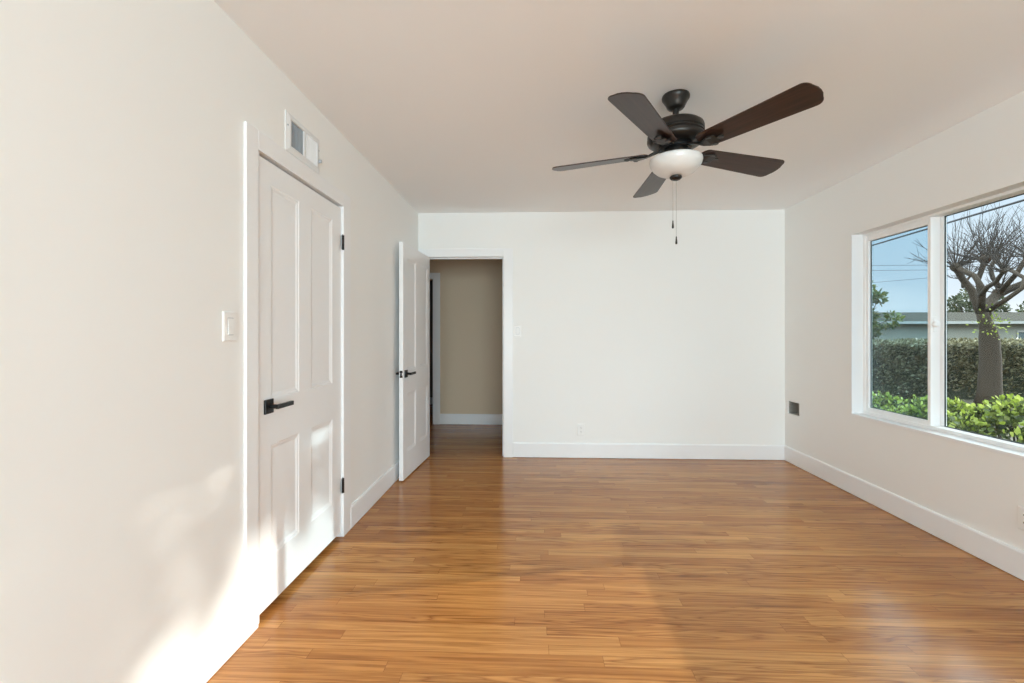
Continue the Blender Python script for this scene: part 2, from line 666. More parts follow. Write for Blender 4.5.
# door trim ---------------------------------------------------------
CW, CT = 0.088, 0.013
bm = bmesh.new()
y0, y1, zt = D1[0], D1[1], D1[3]
x0, x1 = XL, XL + CT
add_box(bm, (x0, 1.803, 0.0), (x1, y0 - 0.016, zt + CW - 0.012))
add_box(bm, (x0, y1 - 0.006, 0.0), (x1, 2.852, zt + CW - 0.012))
add_box(bm, (x0, y0 - 0.016, zt - 0.008), (x1, y1 - 0.006, zt + CW - 0.012))
# jamb boards lining the opening, with the stop
add_box(bm, (XL - WT, y0, 0.0), (XL, y0 + 0.012, zt))
add_box(bm, (XL - WT, y1 - 0.006, 0.0), (XL, y1, zt))
add_box(bm, (XL - WT, y0 + 0.012, zt - 0.008), (XL, y1 - 0.006, zt))
struct(obj('trim_1', bm, M['trim'], bevel=0.003), 'white casing around the closet door', 'door trim')

bm = bmesh.new()
xa, xb, zt2 = D2[0], D2[1], D2[3]
add_box(bm, (XL + 0.001, YB - CT, 0), (xa + 0.012, YB, zt2 + 0.070))
add_box(bm, (xb - 0.012, YB - CT, 0), (xb + 0.080, YB, zt2 + 0.070))
add_box(bm, (xa + 0.012, YB - CT, zt2 - 0.012), (xb - 0.012, YB, zt2 + 0.070))
add_box(bm, (xa, YB, 0), (xa + 0.018, YB + WT, zt2))
add_box(bm, (xb - 0.018, YB, 0), (xb, YB + WT, zt2))
add_box(bm, (xa + 0.018, YB, zt2 - 0.014), (xb - 0.018, YB + WT, zt2))
# door stops
add_box(bm, (xa + 0.018, YB + 0.040, 0), (xa + 0.030, YB + 0.075, zt2 - 0.014))
add_box(bm, (xb - 0.030, YB + 0.040, 0), (xb - 0.018, YB + 0.075, zt2 - 0.014))
add_box(bm, (xa + 0.030, YB + 0.040, zt2 - 0.026), (xb - 0.030, YB + 0.075, zt2 - 0.014))
struct(obj('trim_2', bm, M['trim'], bevel=0.003), 'white casing around the open doorway', 'door trim')

bm = bmesh.new()
add_box(bm, (-1.40, YH - CT, 0), (-1.312, YH, 2.11))
add_box(bm, (-2.338, YH - CT, 0), (-2.25, YH, 2.11))
add_box(bm, (-2.25, YH - CT, 2.02), (-1.40, YH, 2.11))
add_box(bm, (-1.418, YH, 0), (-1.40, YH + WT, 2.02))
struct(obj('trim_3', bm, M['trim'], bevel=0.003), 'white casing of the dark doorway across the hall', 'door trim')


# doors ---------------------------------------------------------
def door_slab(w, h, t, cols, rows):
    """Slab in local X (width), Y (thickness, centred), Z; recessed moulded panels on both faces."""
    bm = bmesh.new()
    xs = sorted({0.0, w, *[c for p in cols for c in p]})
    zs = sorted({0.0, h, *[r for p in rows for r in p]})
    for s in (-1, 1):
        yf = s * t / 2
        for i in range(len(xs) - 1):
            for j in range(len(zs) - 1):
                a, b, c, d = xs[i], xs[i + 1], zs[j], zs[j + 1]
                panel = (a, b) in cols and (c, d) in rows
                if not panel:
                    bm.faces.new([bm.verts.new(p) for p in ((a, yf, c), (b, yf, c), (b, yf, d), (a, yf, d))])
                    continue
                loops = [(0.0, 0.0), (0.005, 0.003), (0.012, 0.0035), (0.022, 0.0075), (0.028, 0.008)]
                prev = None
                for ins, dep in loops:
                    y = yf - s * dep
                    ring = [bm.verts.new(p) for p in ((a + ins, y, c + ins), (b - ins, y, c + ins),
                                                      (b - ins, y, d - ins), (a + ins, y, d - ins))]
                    if prev:
                        for k in range(4):
                            bm.faces.new((prev[k], prev[(k + 1) % 4], ring[(k + 1) % 4], ring[k]))
                    prev = ring
                bm.faces.new(prev)
    for (p, q) in (((0, 0), (w, 0)), ((w, 0), (w, h)), ((w, h), (0, h)), ((0, h), (0, 0))):
        bm.faces.new([bm.verts.new(v) for v in ((p[0], -t / 2, p[1]), (q[0], -t / 2, q[1]), (q[0], t / 2, q[1]), (p[0], t / 2, p[1]))])
    bmesh.ops.remove_doubles(bm, verts=bm.verts[:], dist=1e-5)
    return bm


def lever_handle(parent, x, z, yface, side, toward):
    """Square rosette with a flat lever; `side` = direction of the face in local Y, `toward` = lever direction in X."""
    s = side
    bm = bmesh.new()
    add_box(bm, (x - 0.032, min(yface, yface + s * 0.009), z - 0.032), (x + 0.032, max(yface, yface + s * 0.009), z + 0.032))
    ros = obj('handle', bm, M['black'], parent, bevel=0.002)
    bm = bmesh.new()
    add_lathe(bm, [(0, 0), (0.010, 0), (0.010, 0.040), (0, 0.040)], 16, (x, yface + (s * 0.009 if s > 0 else -0.049), z), 'Y')
    ya, yb = yface + s * 0.040, yface + s * 0.056
    xa_, xb_ = (x - 0.011, x + 0.118) if toward > 0 else (x - 0.118, x + 0.011)
    add_box(bm, (xa_, min(ya, yb), z - 0.010), (xb_, max(ya, yb), z + 0.010))
    obj('lever', bm, M['black'], ros, bevel=0.0025)


def hinge(parent, x, y, z, leaf_x):
    bm = bmesh.new()
    add_lathe(bm, [(0, -0.046), (0.007, -0.046), (0.007, 0.046), (0, 0.046)], 12, (x, y, z))
    add_lathe(bm, [(0, 0.046), (0.0045, 0.046), (0.0045, 0.052), (0, 0.053)], 12, (x, y, z))
    add_box(bm, (min(x, x + leaf_x), y - 0.003, z - 0.044), (max(x, x + leaf_x), y + 0.001, z + 0.044))
    obj('hinge', bm, M['black'], parent, smooth=False)


DW, DH, DT = 0.826, 2.000, 0.035
# door_1: closed closet door, local +X runs along +Y of the room, local -Y faces the room
d1 = empty('door_1', (XL - 0.020, 1.914, 0.034), R(90))
struct(d1, 'closed white four-panel closet door with black lever', 'door')
cols1 = [(0.085, 0.330), (0.452, 0.705)]
rows1 = [(0.215, 0.720), (0.930, 1.900)]
obj('slab', door_slab(DW, DH, DT, cols1, rows1), M['door'], d1)
lever_handle(d1, 0.062, 0.898, -DT / 2, -1, 1)
for hz in (1.790, 0.285):
    hinge(d1, DW + 0.008, -DT / 2 - 0.010, hz, -0.02)

# door_2: open door, hinged at the left jamb, swung a little past square
d2 = empty('door_2', (xa + 0.022, YB - 0.012, 0.012), R(-92.9))
struct(d2, 'white four-panel door standing open into the room', 'door')
DW2 = 0.798
s2 = obj('slab', door_slab(DW2, 2.028, DT, [(0.085, 0.340), (0.455, 0.705)], [(0.220, 0.730), (0.935, 1.905)]), M['door'], d2)
s2.location = (0.004, DT / 2, 0)
lever_handle(d2, DW2 - 0.058, 0.903, DT, 1, -1)
lever_handle(d2, DW2 - 0.058, 0.903, 0.0, -1, -1)
bm = bmesh.new()
add_box(bm, (DW2 + 0.003, 0.005, 0.903 + 0.010), (DW2 + 0.006, 0.030, 0.903 + 0.030))
add_box(bm, (DW2 + 0.003, 0.005, 0.903 - 0.030), (DW2 + 0.006, 0.030, 0.903 - 0.010))
add_box(bm, (DW2 + 0.003, 0.011, 0.903 - 0.009), (DW2 + 0.012, 0.024, 0.903 + 0.009))
obj('latch_plate', bm, M['black'], d2)
for hz in (1.80, 1.02, 0.22):
    hinge(d2, 0.002, -0.003, hz, 0.02)

# ------------------------------------------------------------------ window
GX = 2.580                 # plane of the frame's room face
w1 = empty('window_1', (0, 0, 0))
struct(w1, 'white sliding window looking onto the garden', 'window')
wy0, wy1, wz0, wz1 = WIN
# painted liner on the jambs and sill
bm = bmesh.new()
add_box(bm, (XR - 0.006, wy0, wz0 - 0.004), (GX, wy1, wz0 + 0.012))
add_box(bm, (XR - 0.004, wy1 - 0.010, wz0 + 0.012), (GX, wy1 + 0.002, wz1))
add_box(bm, (XR - 0.004, wy0 - 0.002, wz0 + 0.012), (GX, wy0 + 0.010, wz1))
obj('sill', bm, M['trim'], w1, bevel=0.002)
FB, FTp, FS = 0.036, 0.018, 0.036     # frame widths: bottom, top, side
ML, MR = 3.040, 1.860                 # meeting stiles of the two sashes
XF = GX + 0.066                       # plane of the fixed middle light
bm = bmesh.new()
add_box(bm, (GX, wy0, wz0), (GX + 0.09, wy1, wz0 + FB))
add_box(bm, (GX, wy0, wz1 - FTp), (GX + 0.09, wy1, wz1))
add_box(bm, (GX, wy1 - FS, wz0 + FB), (GX + 0.047, wy1, wz1 - FTp))
add_box(bm, (GX, wy0, wz0 + FB), (GX + 0.047, wy0 + FS, wz1 - FTp))
add_box(bm, (XF, ML - 0.022, wz0 + FB), (XF + 0.022, ML + 0.020, wz1 - FTp))
add_box(bm, (XF, MR - 0.020, wz0 + FB), (XF + 0.022, MR + 0.022, wz1 - FTp))
obj('window_frame', bm, M['vinyl'], w1, bevel=0.003)


def gasket(parent, x0_, x1_, ga, gb, gza, gzb, e):
    bm = bmesh.new()
    for lo, hi in (((ga, gza), (ga + e, gzb)), ((gb - e, gza), (gb, gzb)),
                   ((ga + e, gza), (gb - e, gza + e)), ((ga + e, gzb - e), (gb - e, gzb))):
        add_box(bm, (x0_, lo[0], lo[1]), (x1_, hi[0], hi[1]))
    obj('gasket', bm, M['gasket'], parent)


def glazed(ya, yb, za, zb, xm, fr, deep):
    """Sliding sash with its stiles and rails fr = (low-Y, high-Y, bottom, top) and a pane; deep = side with the interlock."""
    bm = bmesh.new()
    l, r, b_, t_ = fr
    X0, X1 = xm, xm + 0.030
    add_box(bm, (X0, ya, za), (XF - 0.002 if deep < 0 else X1, ya + l, zb))
    add_box(bm, (X0, yb - r, za), (XF - 0.002 if deep > 0 else X1, yb, zb))
    add_box(bm, (X0, ya + l, za), (X1, yb - r, za + b_))
    add_box(bm, (X0, ya + l, zb - t_), (X1, yb - r, zb))
    s = obj('sash', bm, M['vinyl'], w1, bevel=0.003)
    ga, gb, gza, gzb = ya + l, yb - r, za + b_, zb - t_
    bm = bmesh.new()
    add_box(bm, (X0 + 0.022, ga - 0.004, gza - 0.004), (X0 + 0.026, gb + 0.004, gzb + 0.004))
    obj('pane', bm, M['glass'], s)
    gasket(s, X0 + 0.016, X0 + 0.021, ga, gb, gza, gzb, 0.004)
    return s


sz0, sz1 = wz0 + FB - 0.004, wz1 - FTp + 0.004
glazed(ML, wy1 - FS + 0.004, sz0, sz1, GX + 0.004, (0.024, 0.030, 0.034, 0.048), -1)
glazed(wy0 + FS - 0.004, MR, sz0, sz1, GX + 0.004, (0.030, 0.024, 0.034, 0.048), 1)
# fixed middle light
ga, gb, gza, gzb = MR + 0.022, ML - 0.022, wz0 + FB, wz1 - FTp
bm = bmesh.new()
add_box(bm, (XF + 0.012, ga - 0.004, gza - 0.004), (XF + 0.016, gb + 0.004, gzb + 0.004))
pm = obj('pane', bm, M['glass'], w1)
gasket(pm, XF + 0.005, XF + 0.011, ga, gb, gza, gzb, 0.005)
# round thumb latch on the meeting stile
bm = bmesh.new()
add_lathe(bm, [(0, -0.022), (0.017, -0.021), (0.022, -0.014), (0.023, 0.0), (0, 0.0)], 24, (GX + 0.030, ML - 0.001, 1.322), 'Y')
add_box(bm, (GX + 0.018, ML - 0.008, 1.272), (GX + 0.042, ML, 1.372))
obj('latch', bm, M['vinyl'], w1, bevel=0.003)
for (ya, yb) in ((ML - 0.02, wy1 + 0.04), (wy0 - 0.04, MR + 0.02)):
    bm = bmesh.new()
    add_box(bm, (GX + 0.0915, ya, wz0 + 0.02), (GX + 0.0925, yb, wz1 - 0.02))
    obj('insect_screen', bm, M['screen'], w1)


def plain_window(name, axis, plane, u0, u1, z0, z1, label):
    """Simple framed fixed window filling a wall opening (outside the photograph)."""
    e0 = empty(name)
    struct(e0, label, 'window')
    bm = bmesh.new()
    f = 0.05

    def B(ua, ub, za, zb, d0=0.03, d1=0.08):
        if axis == 'X':
            add_box(bm, (plane + d0, ua, za), (plane + d1, ub, zb))
        else:
            add_box(bm, (ua, plane - d1, za), (ub, plane - d0, zb))
    B(u0, u1, z0, z0 + f)
    B(u0, u1, z1 - f, z1)
    B(u0, u0 + f, z0 + f, z1 - f)
    B(u1 - f, u1, z0 + f, z1 - f)
    um = (u0 + u1) / 2
    B(um - f / 2, um + f / 2, z0 + f, z1 - f)
    obj('window_frame', bm, M['vinyl'], e0, bevel=0.003)
    for a, b_ in ((u0 + f, um - f / 2), (um + f / 2, u1 - f)):
        bm = bmesh.new()
        B(a, b_, z0 + f, z1 - f, 0.050, 0.054)
        obj('pane', bm, M['glass'], e0)
    return e0


plain_window('window_added', 'Y', YR, -1.0, 2.3, 0.10, 2.30, 'wide white window added behind the camera around the fill light')  # unseen window, added as a setting for the fill light

# ------------------------------------------------------------------ wall fittings
# empty cut-out low on the window wall
bm = bmesh.new()
ya, yb, za, zb = REC
t = 0.004
xa_, xb_ = XR + 0.013, XR + 0.100
add_box(bm, (xb_ - t, ya, za), (xb_, yb, zb))
add_box(bm, (xa_, ya, za), (xb_ - t, ya + t, zb))
add_box(bm, (xa_, yb - t, za), (xb_ - t, yb, zb))
add_box(bm, (xa_, ya + t, za), (xb_ - t, yb - t, za + t))
add_box(bm, (xa_, ya + t, zb - t), (xb_ - t, yb - t, zb))
rb = obj('outlet_box', bm, M['boxgrey'])
tag(rb, 'open empty outlet box without a cover low on the window wall near the corner', 'outlet box')


def plate(bm, w, h, t=0.006):
    """Cover plate with eased rim, local X width, Z height, front at -Y."""
    e = 0.004
    b = [(-w / 2, -h / 2), (w / 2, -h / 2), (w / 2, h / 2), (-w / 2, h / 2)]
    a = [bm.verts.new((x, 0, z)) for x, z in b]
    m = [bm.verts.new((x, -t * 0.5, z)) for x, z in b]
    c = [bm.verts.new((x - math.copysign(e, x), -t, z - math.copysign(e, z))) for x, z in b]
    bm.faces.new(a)
    bm.faces.new(c[::-1])
    for p, q in ((a, m), (m, c)):
        for k in range(4):
            bm.faces.new((p[k], p[(k + 1) % 4], q[(k + 1) % 4], q[k]))


def screw(parent, z):
    bm = bmesh.new()
    add_lathe(bm, [(0, -0.0075), (0.0025, -0.0070), (0.0030, -0.005), (0, -0.005)], 10, (0, 0, z), 'Y')
    obj('screw', bm, M['plastic'], parent)


def light_switch(loc, rotz, label, w=0.074):
    r = empty('light_switch', loc, rotz)
    tag(r, label, 'light switch')
    bm = bmesh.new()
    plate(bm, w, 0.117)
    obj('cover_plate', bm, M['plastic'], r)
    bm = bmesh.new()
    # rocker: two slightly tilted halves inside a thin border
    v = [(-0.0155, -0.006, -0.032), (0.0155, -0.006, -0.032), (0.0155, -0.0115, -0.032), (-0.0155, -0.0115, -0.032),
         (-0.0155, -0.006, 0.0), (0.0155, -0.006, 0.0), (0.0155, -0.0085, 0.0), (-0.0155, -0.0085, 0.0),
         (-0.0155, -0.006, 0.032), (0.0155, -0.006, 0.032), (0.0155, -0.0075, 0.032), (-0.0155, -0.0075, 0.032)]
    vv = [bm.verts.new(p) for p in v]
    for f in ((0, 1, 2, 3), (3, 2, 6, 7), (7, 6, 10, 11), (8, 11, 10, 9), (0, 3, 7, 4), (4, 7, 11, 8), (1, 5, 6, 2), (5, 9, 10, 6)):
        bm.faces.new([vv[i] for i in f])
    obj('rocker', bm, M['plastic'], r)
    bm = bmesh.new()
    add_box(bm, (-0.0170, -0.0064, -0.0340), (0.0170, -0.0050, 0.0340))
    obj('rocker_border', bm, M['duct'], r)
    screw(r, 0.048)
    screw(r, -0.048)
    return r


def outlet(loc, rotz, label):
    r = empty('wall_outlet', loc, rotz)
    tag(r, label, 'outlet')
    bm = bmesh.new()
    plate(bm, 0.074, 0.117)
    obj('cover_plate', bm, M['plastic'], r)
    for z in (-0.0195, 0.0195):
        bm = bmesh.new()
        pts = []
        for k in range(24):
            a = 2 * math.pi * k / 24
            pts.append((0.0165 * math.cos(a), max(-0.0135, min(0.0135, 0.0165 * math.sin(a)))))
        a = [bm.verts.new((x, -0.0055, zz + z)) for x, zz in pts]
        b = [bm.verts.new((x, -0.0080, zz + z)) for x, zz in pts]
        bm.faces.new(b)
        for i in range(24):
            bm.faces.new((a[i], a[(i + 1) % 24], b[(i + 1) % 24], b[i]))
        rc = obj('receptacle', bm, M['plastic'], r)
        bm = bmesh.new()
        add_box(bm, (-0.0078, -0.0084, z - 0.002), (-0.0058, -0.0078, z + 0.007))
        add_box(bm, (0.0058, -0.0084, z - 0.001), (0.0078, -0.0078, z + 0.006))
        add_lathe(bm, [(0, -0.0084), (0.0024, -0.0084), (0.0024, -0.0078), (0, -0.0078)], 10, (0, 0, z - 0.008), 'Y')
        obj('slots', bm, M['dark'], rc)
    screw(r, 0.0)
    return r


light_switch((XL, 1.716, 1.287), R(90), 'white rocker light switch on the wall beside the closet door', 0.078)
light_switch((-0.172, YB, 1.288), 0.0, 'white rocker light switch on the back wall beside the open doorway')
outlet((0.472, YB, 0.287), 0.0, 'white duplex outlet low on the blank back wall')
outlet((XR, 2.385, 0.313), R(-90), 'white outlet low on the wall under the window')

# air vent above the closet door; local X along room +Y, front at local -Y
vent = empty('air_vent', (XL, 2.278, 2.236), R(90))
tag(vent, 'white air vent grille high on the wall above the closet door', 'air vent')
VW, VH = 0.338, 0.190
bm = bmesh.new()
t0, t1 = 0.0, -0.010
iw, ih = 0.262, 0.128
lo = [(-VW / 2, -VH / 2), (VW / 2, -VH / 2), (VW / 2, VH / 2), (-VW / 2, VH / 2)]
md = [(-iw / 2 - 0.012, -ih / 2 - 0.012), (iw / 2 + 0.012, -ih / 2 - 0.012), (iw / 2 + 0.012, ih / 2 + 0.012), (-iw / 2 - 0.012, ih / 2 + 0.012)]
inn = [(-iw / 2, -ih / 2), (iw / 2, -ih / 2), (iw / 2, ih / 2), (-iw / 2, ih / 2)]
r0 = [bm.verts.new((x, 0.0, z)) for x, z in lo]
r1 = [bm.verts.new((x, -0.004, z)) for x, z in lo]
r2 = [bm.verts.new((x, -0.011, z)) for x, z in md]
r3 = [bm.verts.new((x, -0.011, z)) for x, z in inn]
r4 = [bm.verts.new((x, -0.002, z)) for x, z in inn]
for p, q in ((r0, r1), (r1, r2), (r2, r3), (r3, r4)):
    for k in range(4):
        bm.faces.new((p[k], p[(k + 1) % 4], q[(k + 1) % 4], q[k]))
add_box(bm, (-0.006, -0.011, -ih / 2), (0.006, -0.002, ih / 2))
obj('grille_frame', bm, M['grille'], vent)
bm = bmesh.new()
add_box(bm, (-iw / 2, -0.0024, -ih / 2), (-0.006, -0.0014, ih / 2))
for k in range(9):
    x = -iw / 2 + 0.007 + k * 0.0138
    add_box(bm, (x, -0.0045, -ih / 2 + 0.002), (x + 0.0012, -0.0024, ih / 2 - 0.002))
obj('damper', bm, M['duct'], vent)['label'] = 'grey damper behind the open side of the grille'
bm = bmesh.new()
for k in range(9):
    x = 0.008 + k * 0.0135
    v = [bm.verts.new(p) for p in ((x, -0.0095, -ih / 2), (x + 0.0125, -0.0065, -ih / 2), (x + 0.0125, -0.0065, ih / 2), (x, -0.0095, ih / 2))]
    bm.faces.new(v)
    w_ = [bm.verts.new(p) for p in ((x + 0.0125, -0.0065, -ih / 2), (x + 0.0135, -0.0095, -ih / 2), (x + 0.0135, -0.0095, ih / 2), (x + 0.0125, -0.0065, ih / 2))]
    bm.faces.new(w_)
obj('louvers', bm, M['grille'], vent)
bm = bmesh.new()
add_box(bm, (VW / 2 - 0.022, -0.026, -0.040), (VW / 2 - 0.017, -0.007, -0.022))
obj('damper_lever', bm, M['duct'], vent, bevel=0.001)
for sx in (-1, 1):
    bm = bmesh.new()
    add_lathe(bm, [(0, -0.010), (0.004, -0.009), (0.0045, -0.006), (0, -0.006)], 12, (sx * (VW / 2 - 0.014), 0, 0.03), 'Y')
    obj('screw', bm, M['duct'], vent)

# ------------------------------------------------------------------ ceiling fan
FX, FY = 0.737, 2.380
fan = empty('ceiling_fan', (FX, FY, H))
tag(fan, 'dark bronze ceiling fan with five walnut blades and a frosted bowl light', 'ceiling fan')


def fan_part(name, prof, mat, segs=48, parent=None):
    bm = bmesh.new()
    add_lathe(bm, [(r, z - H) for r, z in prof], segs)
    o = obj(name, bm, mat, parent or fan, smooth=True)
    md_ = o.modifiers.new('edge', 'EDGE_SPLIT')
    md_.split_angle = R(38)
    return o


fan_part('canopy', [(0, 2.5), (0.068, 2.5), (0.070, 2.494), (0.069, 2.484), (0.062, 2.474), (0.055, 2.462), (0.049, 2.450), (0.045, 2.440), (0.038, 2.432),
                    (0.024, 2.428), (0.0, 2.428)], M['bronze'])
fan_part('downrod', [(0, 2.430), (0.016, 2.430), (0.016, 2.366), (0.030, 2.364), (0.032, 2.352), (0, 2.352)], M['bronze'], 24)
fan_part('motor_housing', [(0, 2.3551), (0.06, 2.3551), (0.105, 2.3528), (0.126, 2.3475), (0.137, 2.3384), (0.141, 2.3263), (0.141, 2.3081), (0.137, 2.3051), (0.137, 2.2998), (0.141, 2.2975), (0.143, 2.2915), (0.138, 2.2877), (0.138, 2.2824), (0.144, 2.2794), (0.145, 2.2673), (0.14, 2.2567), (0.128, 2.2476), (0.108, 2.2423), (0.085, 2.24), (0, 2.24)], M['bronze'], 64)
fan_part('flywheel', [(0, 2.242), (0.078, 2.242), (0.082, 2.236), (0.082, 2.222), (0.076, 2.216), (0, 2.216)], M['black'])
fan_part('switch_housing', [(0, 2.220), (0.058, 2.220), (0.060, 2.214), (0.060, 2.198), (0.066, 2.192), (0.082, 2.186), (0.100, 2.179), (0.110, 2.170), (0.110, 2.164), (0, 2.164)],
         M['bronze'])
bowl = fan_part('light_bowl', [(0.108, 2.175), (0.122, 2.174), (0.131, 2.168), (0.133, 2.158), (0.129, 2.142), (0.117, 2.121), (0.096, 2.102), (0.070, 2.090),
                               (0.040, 2.083), (0.0, 2.081)], M['bowl'], 64)
fan_part('finial', [(0, 2.087), (0.024, 2.085), (0.031, 2.077), (0.030, 2.070), (0.022, 2.063), (0.010, 2.059), (0, 2.058)], M['bronze'], 32)

ANG0 = 18.6
SAG = [2.0, 2.4, 0.9, -2.4, -2.0]      # slight uneven droop of the wooden blades, degrees
RB = 0.662
for k in range(5):
    a = R(ANG0 + 72 * k)
    # bracket arm: local X outwards
    bm = bmesh.new()
    arm_side = [(0.060, 2.228), (0.110, 2.214), (0.150, 2.198), (0.190, 2.194), (0.235, 2.197)]
    halfw = [0.017, 0.015, 0.018, 0.034, 0.030]
    top = []
    for (x, z), hw in zip(arm_side, halfw):
        pz = -math.tan(R(12)) * 1.0
        tw = 0.0 if x < 0.13 else pz
        top.append([bm.verts.new((x, s * hw, z - H + tw * s * hw + dz)) for dz in (0.004, -0.004) for s in (-1, 1)])
    for p, q in zip(top, top[1:]):
        # order: (-,hi) (+,hi) (-,lo) (+,lo)
        bm.faces.new((p[0], p[1], q[1], q[0]))
        bm.faces.new((p[2], q[2], q[3], p[3]))
        bm.faces.new((p[0], q[0], q[2], p[2]))
        bm.faces.new((p[1], p[3], q[3], q[1]))
    bm.faces.new((top[0][0], top[0][2], top[0][3], top[0][1]))
    bm.faces.new((top[-1][0], top[-1][1], top[-1][3], top[-1][2]))
    # open trefoil end of the bracket
    add_lathe(bm, [(0, -0.004), (0.016, -0.004), (0.016, 0.004), (0, 0.004)], 16, (0.248, 0.0, 2.198 - H))
    add_lathe(bm, [(0, -0.004), (0.014, -0.004), (0.014, 0.004), (0, 0.004)], 16, (0.205, 0.030, 2.194 - 0.0064 - H))
    add_lathe(bm, [(0, -0.004), (0.014, -0.004), (0.014, 0.004), (0, 0.004)], 16, (0.205, -0.030, 2.194 + 0.0064 - H))
    arm = obj('blade_arm', bm, M['bronze'], fan, bevel=0.002)
    arm.rotation_euler = (0, 0, a)
    # blade: rounded, widening outline, pitched about its own axis
    L0, L1 = 0.135, RB + (0.014 if k == 4 else 0.0)
    outline = []

    def hw_at(s):
        return 0.062 + 0.021 * s
    N = 14
    rc = 0.045
    lo_, hi_ = [], []
    for i in range(N + 1):
        s = i / N
        x = L0 + 0.035 + (L1 - rc - L0 - 0.035) * s
        hi_.append((x, hw_at(s)))
        lo_.append((x, -hw_at(s)))
    tip = []
    wtip = hw_at(1.0)
    for i in range(1, 9):
        t_ = math.pi / 2 * i / 9
        tip.append((L1 - rc + rc * math.sin(t_) * 0.82, wtip - rc + rc * math.cos(t_)))
    tip2 = [(x, -y) for x, y in tip[::-1]]
    tip_mid = [(L1, (wtip - rc) * 0.6), (L1 + 0.002, 0.0), (L1, -(wtip - rc) * 0.6)]
    root = []
    for i in range(1, 8):
        t_ = math.pi * i / 8
        root.append((L0 + 0.035 - 0.035 * math.sin(t_), -hw_at(0) * math.cos(t_)))
    outline = hi_ + tip + tip_mid + tip2 + lo_[::-1] + root
    bm = bmesh.new()
    add_prism(bm, outline, -0.003, 0.003)
    bl = obj('blade', bm, M['blade'], fan, bevel=0.0015, segs=1)
    bl.matrix_basis = Matrix.Translation((0, 0, 2.207 - H)) @ Matrix.Rotation(a, 4, 'Z') @ Matrix.Rotation(R(SAG[k]), 4, 'Y') @ Matrix.Rotation(R(-12.5), 4, 'X')

for (dx, dy, z1_, sign) in ((-0.016, -0.004, 1.808, 1), (0.006, 0.010, 1.728, -1)):
    bm = bmesh.new()
    add_tube(bm, [(dx, dy, 2.066 - H), (dx, dy, z1_ + 0.04 - H)], 0.0012, 6)
    z = z1_ + 0.045
    while z < 2.06:
        add_lathe(bm, [(0, -0.0018), (0.0018, 0), (0, 0.0018)], 6, (dx, dy, z - H))
        z += 0.012
    ch = obj('pull_chain', bm, M['steel'], fan)
    bm = bmesh.new()
    add_lathe(bm, [(0, 0.042), (0.003, 0.040), (0.0035, 0.030), (0.0055, 0.010), (0.0055, 0.003), (0.003, 0), (0, 0)], 12, (dx, dy, z1_ - H))
    obj('pull_fob', bm, M['bronze'], ch, smooth=True)

# ------------------------------------------------------------------ garden
GZ = -0.45
bm = bmesh.new()
add_box(bm, (XR + WT + 0.02, -30, GZ - 0.3), (70, 70, GZ))
struct(obj('ground', bm, M['soil']), 'garden soil outside the window', 'ground')


def leaves(name, pts_fn, n, size, mat, parent, seed, up=0.5, ratio=0.62):
    """n folded leaves; pts_fn(rng) -> (position, outward direction)."""
    rng = random.Random(seed)
    verts, faces = [], []
    for _ in range(n):
        p, d = pts_fn(rng)
        d = Vector(d)
        d += Vector((rng.gauss(0, 0.6), rng.gauss(0, 0.6), rng.gauss(0, 0.5) + up))
        if d.length < 1e-3:
            d = Vector((0, 0, 1))
        d.normalize()
        s = size * rng.uniform(0.65, 1.25)
        nrm = Vector((rng.gauss(0, 1), rng.gauss(0, 1), rng.gauss(0, 1) + 0.8))
        side = d.cross(nrm)
        if side.length < 1e-3:
            side = d.orthogonal()
        side.normalize()
        nn = side.cross(d).normalized()
        w = s * ratio * 0.5
        b = len(verts)
        p = Vector(p)
        q = [p, p + d * s * 0.35 + side * w + nn * w * 0.25, p + d * s * 0.75 + side * w * 0.8 + nn * w * 0.2, p + d * s,
             p + d * s * 0.75 - side * w * 0.8 + nn * w * 0.2, p + d * s * 0.35 - side * w + nn * w * 0.25]
        verts.extend([tuple(v) for v in q])
        faces.append((b, b + 1, b + 2, b + 3))
        faces.append((b, b + 3, b + 4, b + 5))
    me = bpy.data.meshes.new(name)
    me.from_pydata(verts, [], faces)
    return link_mesh(name, me, mat, parent)


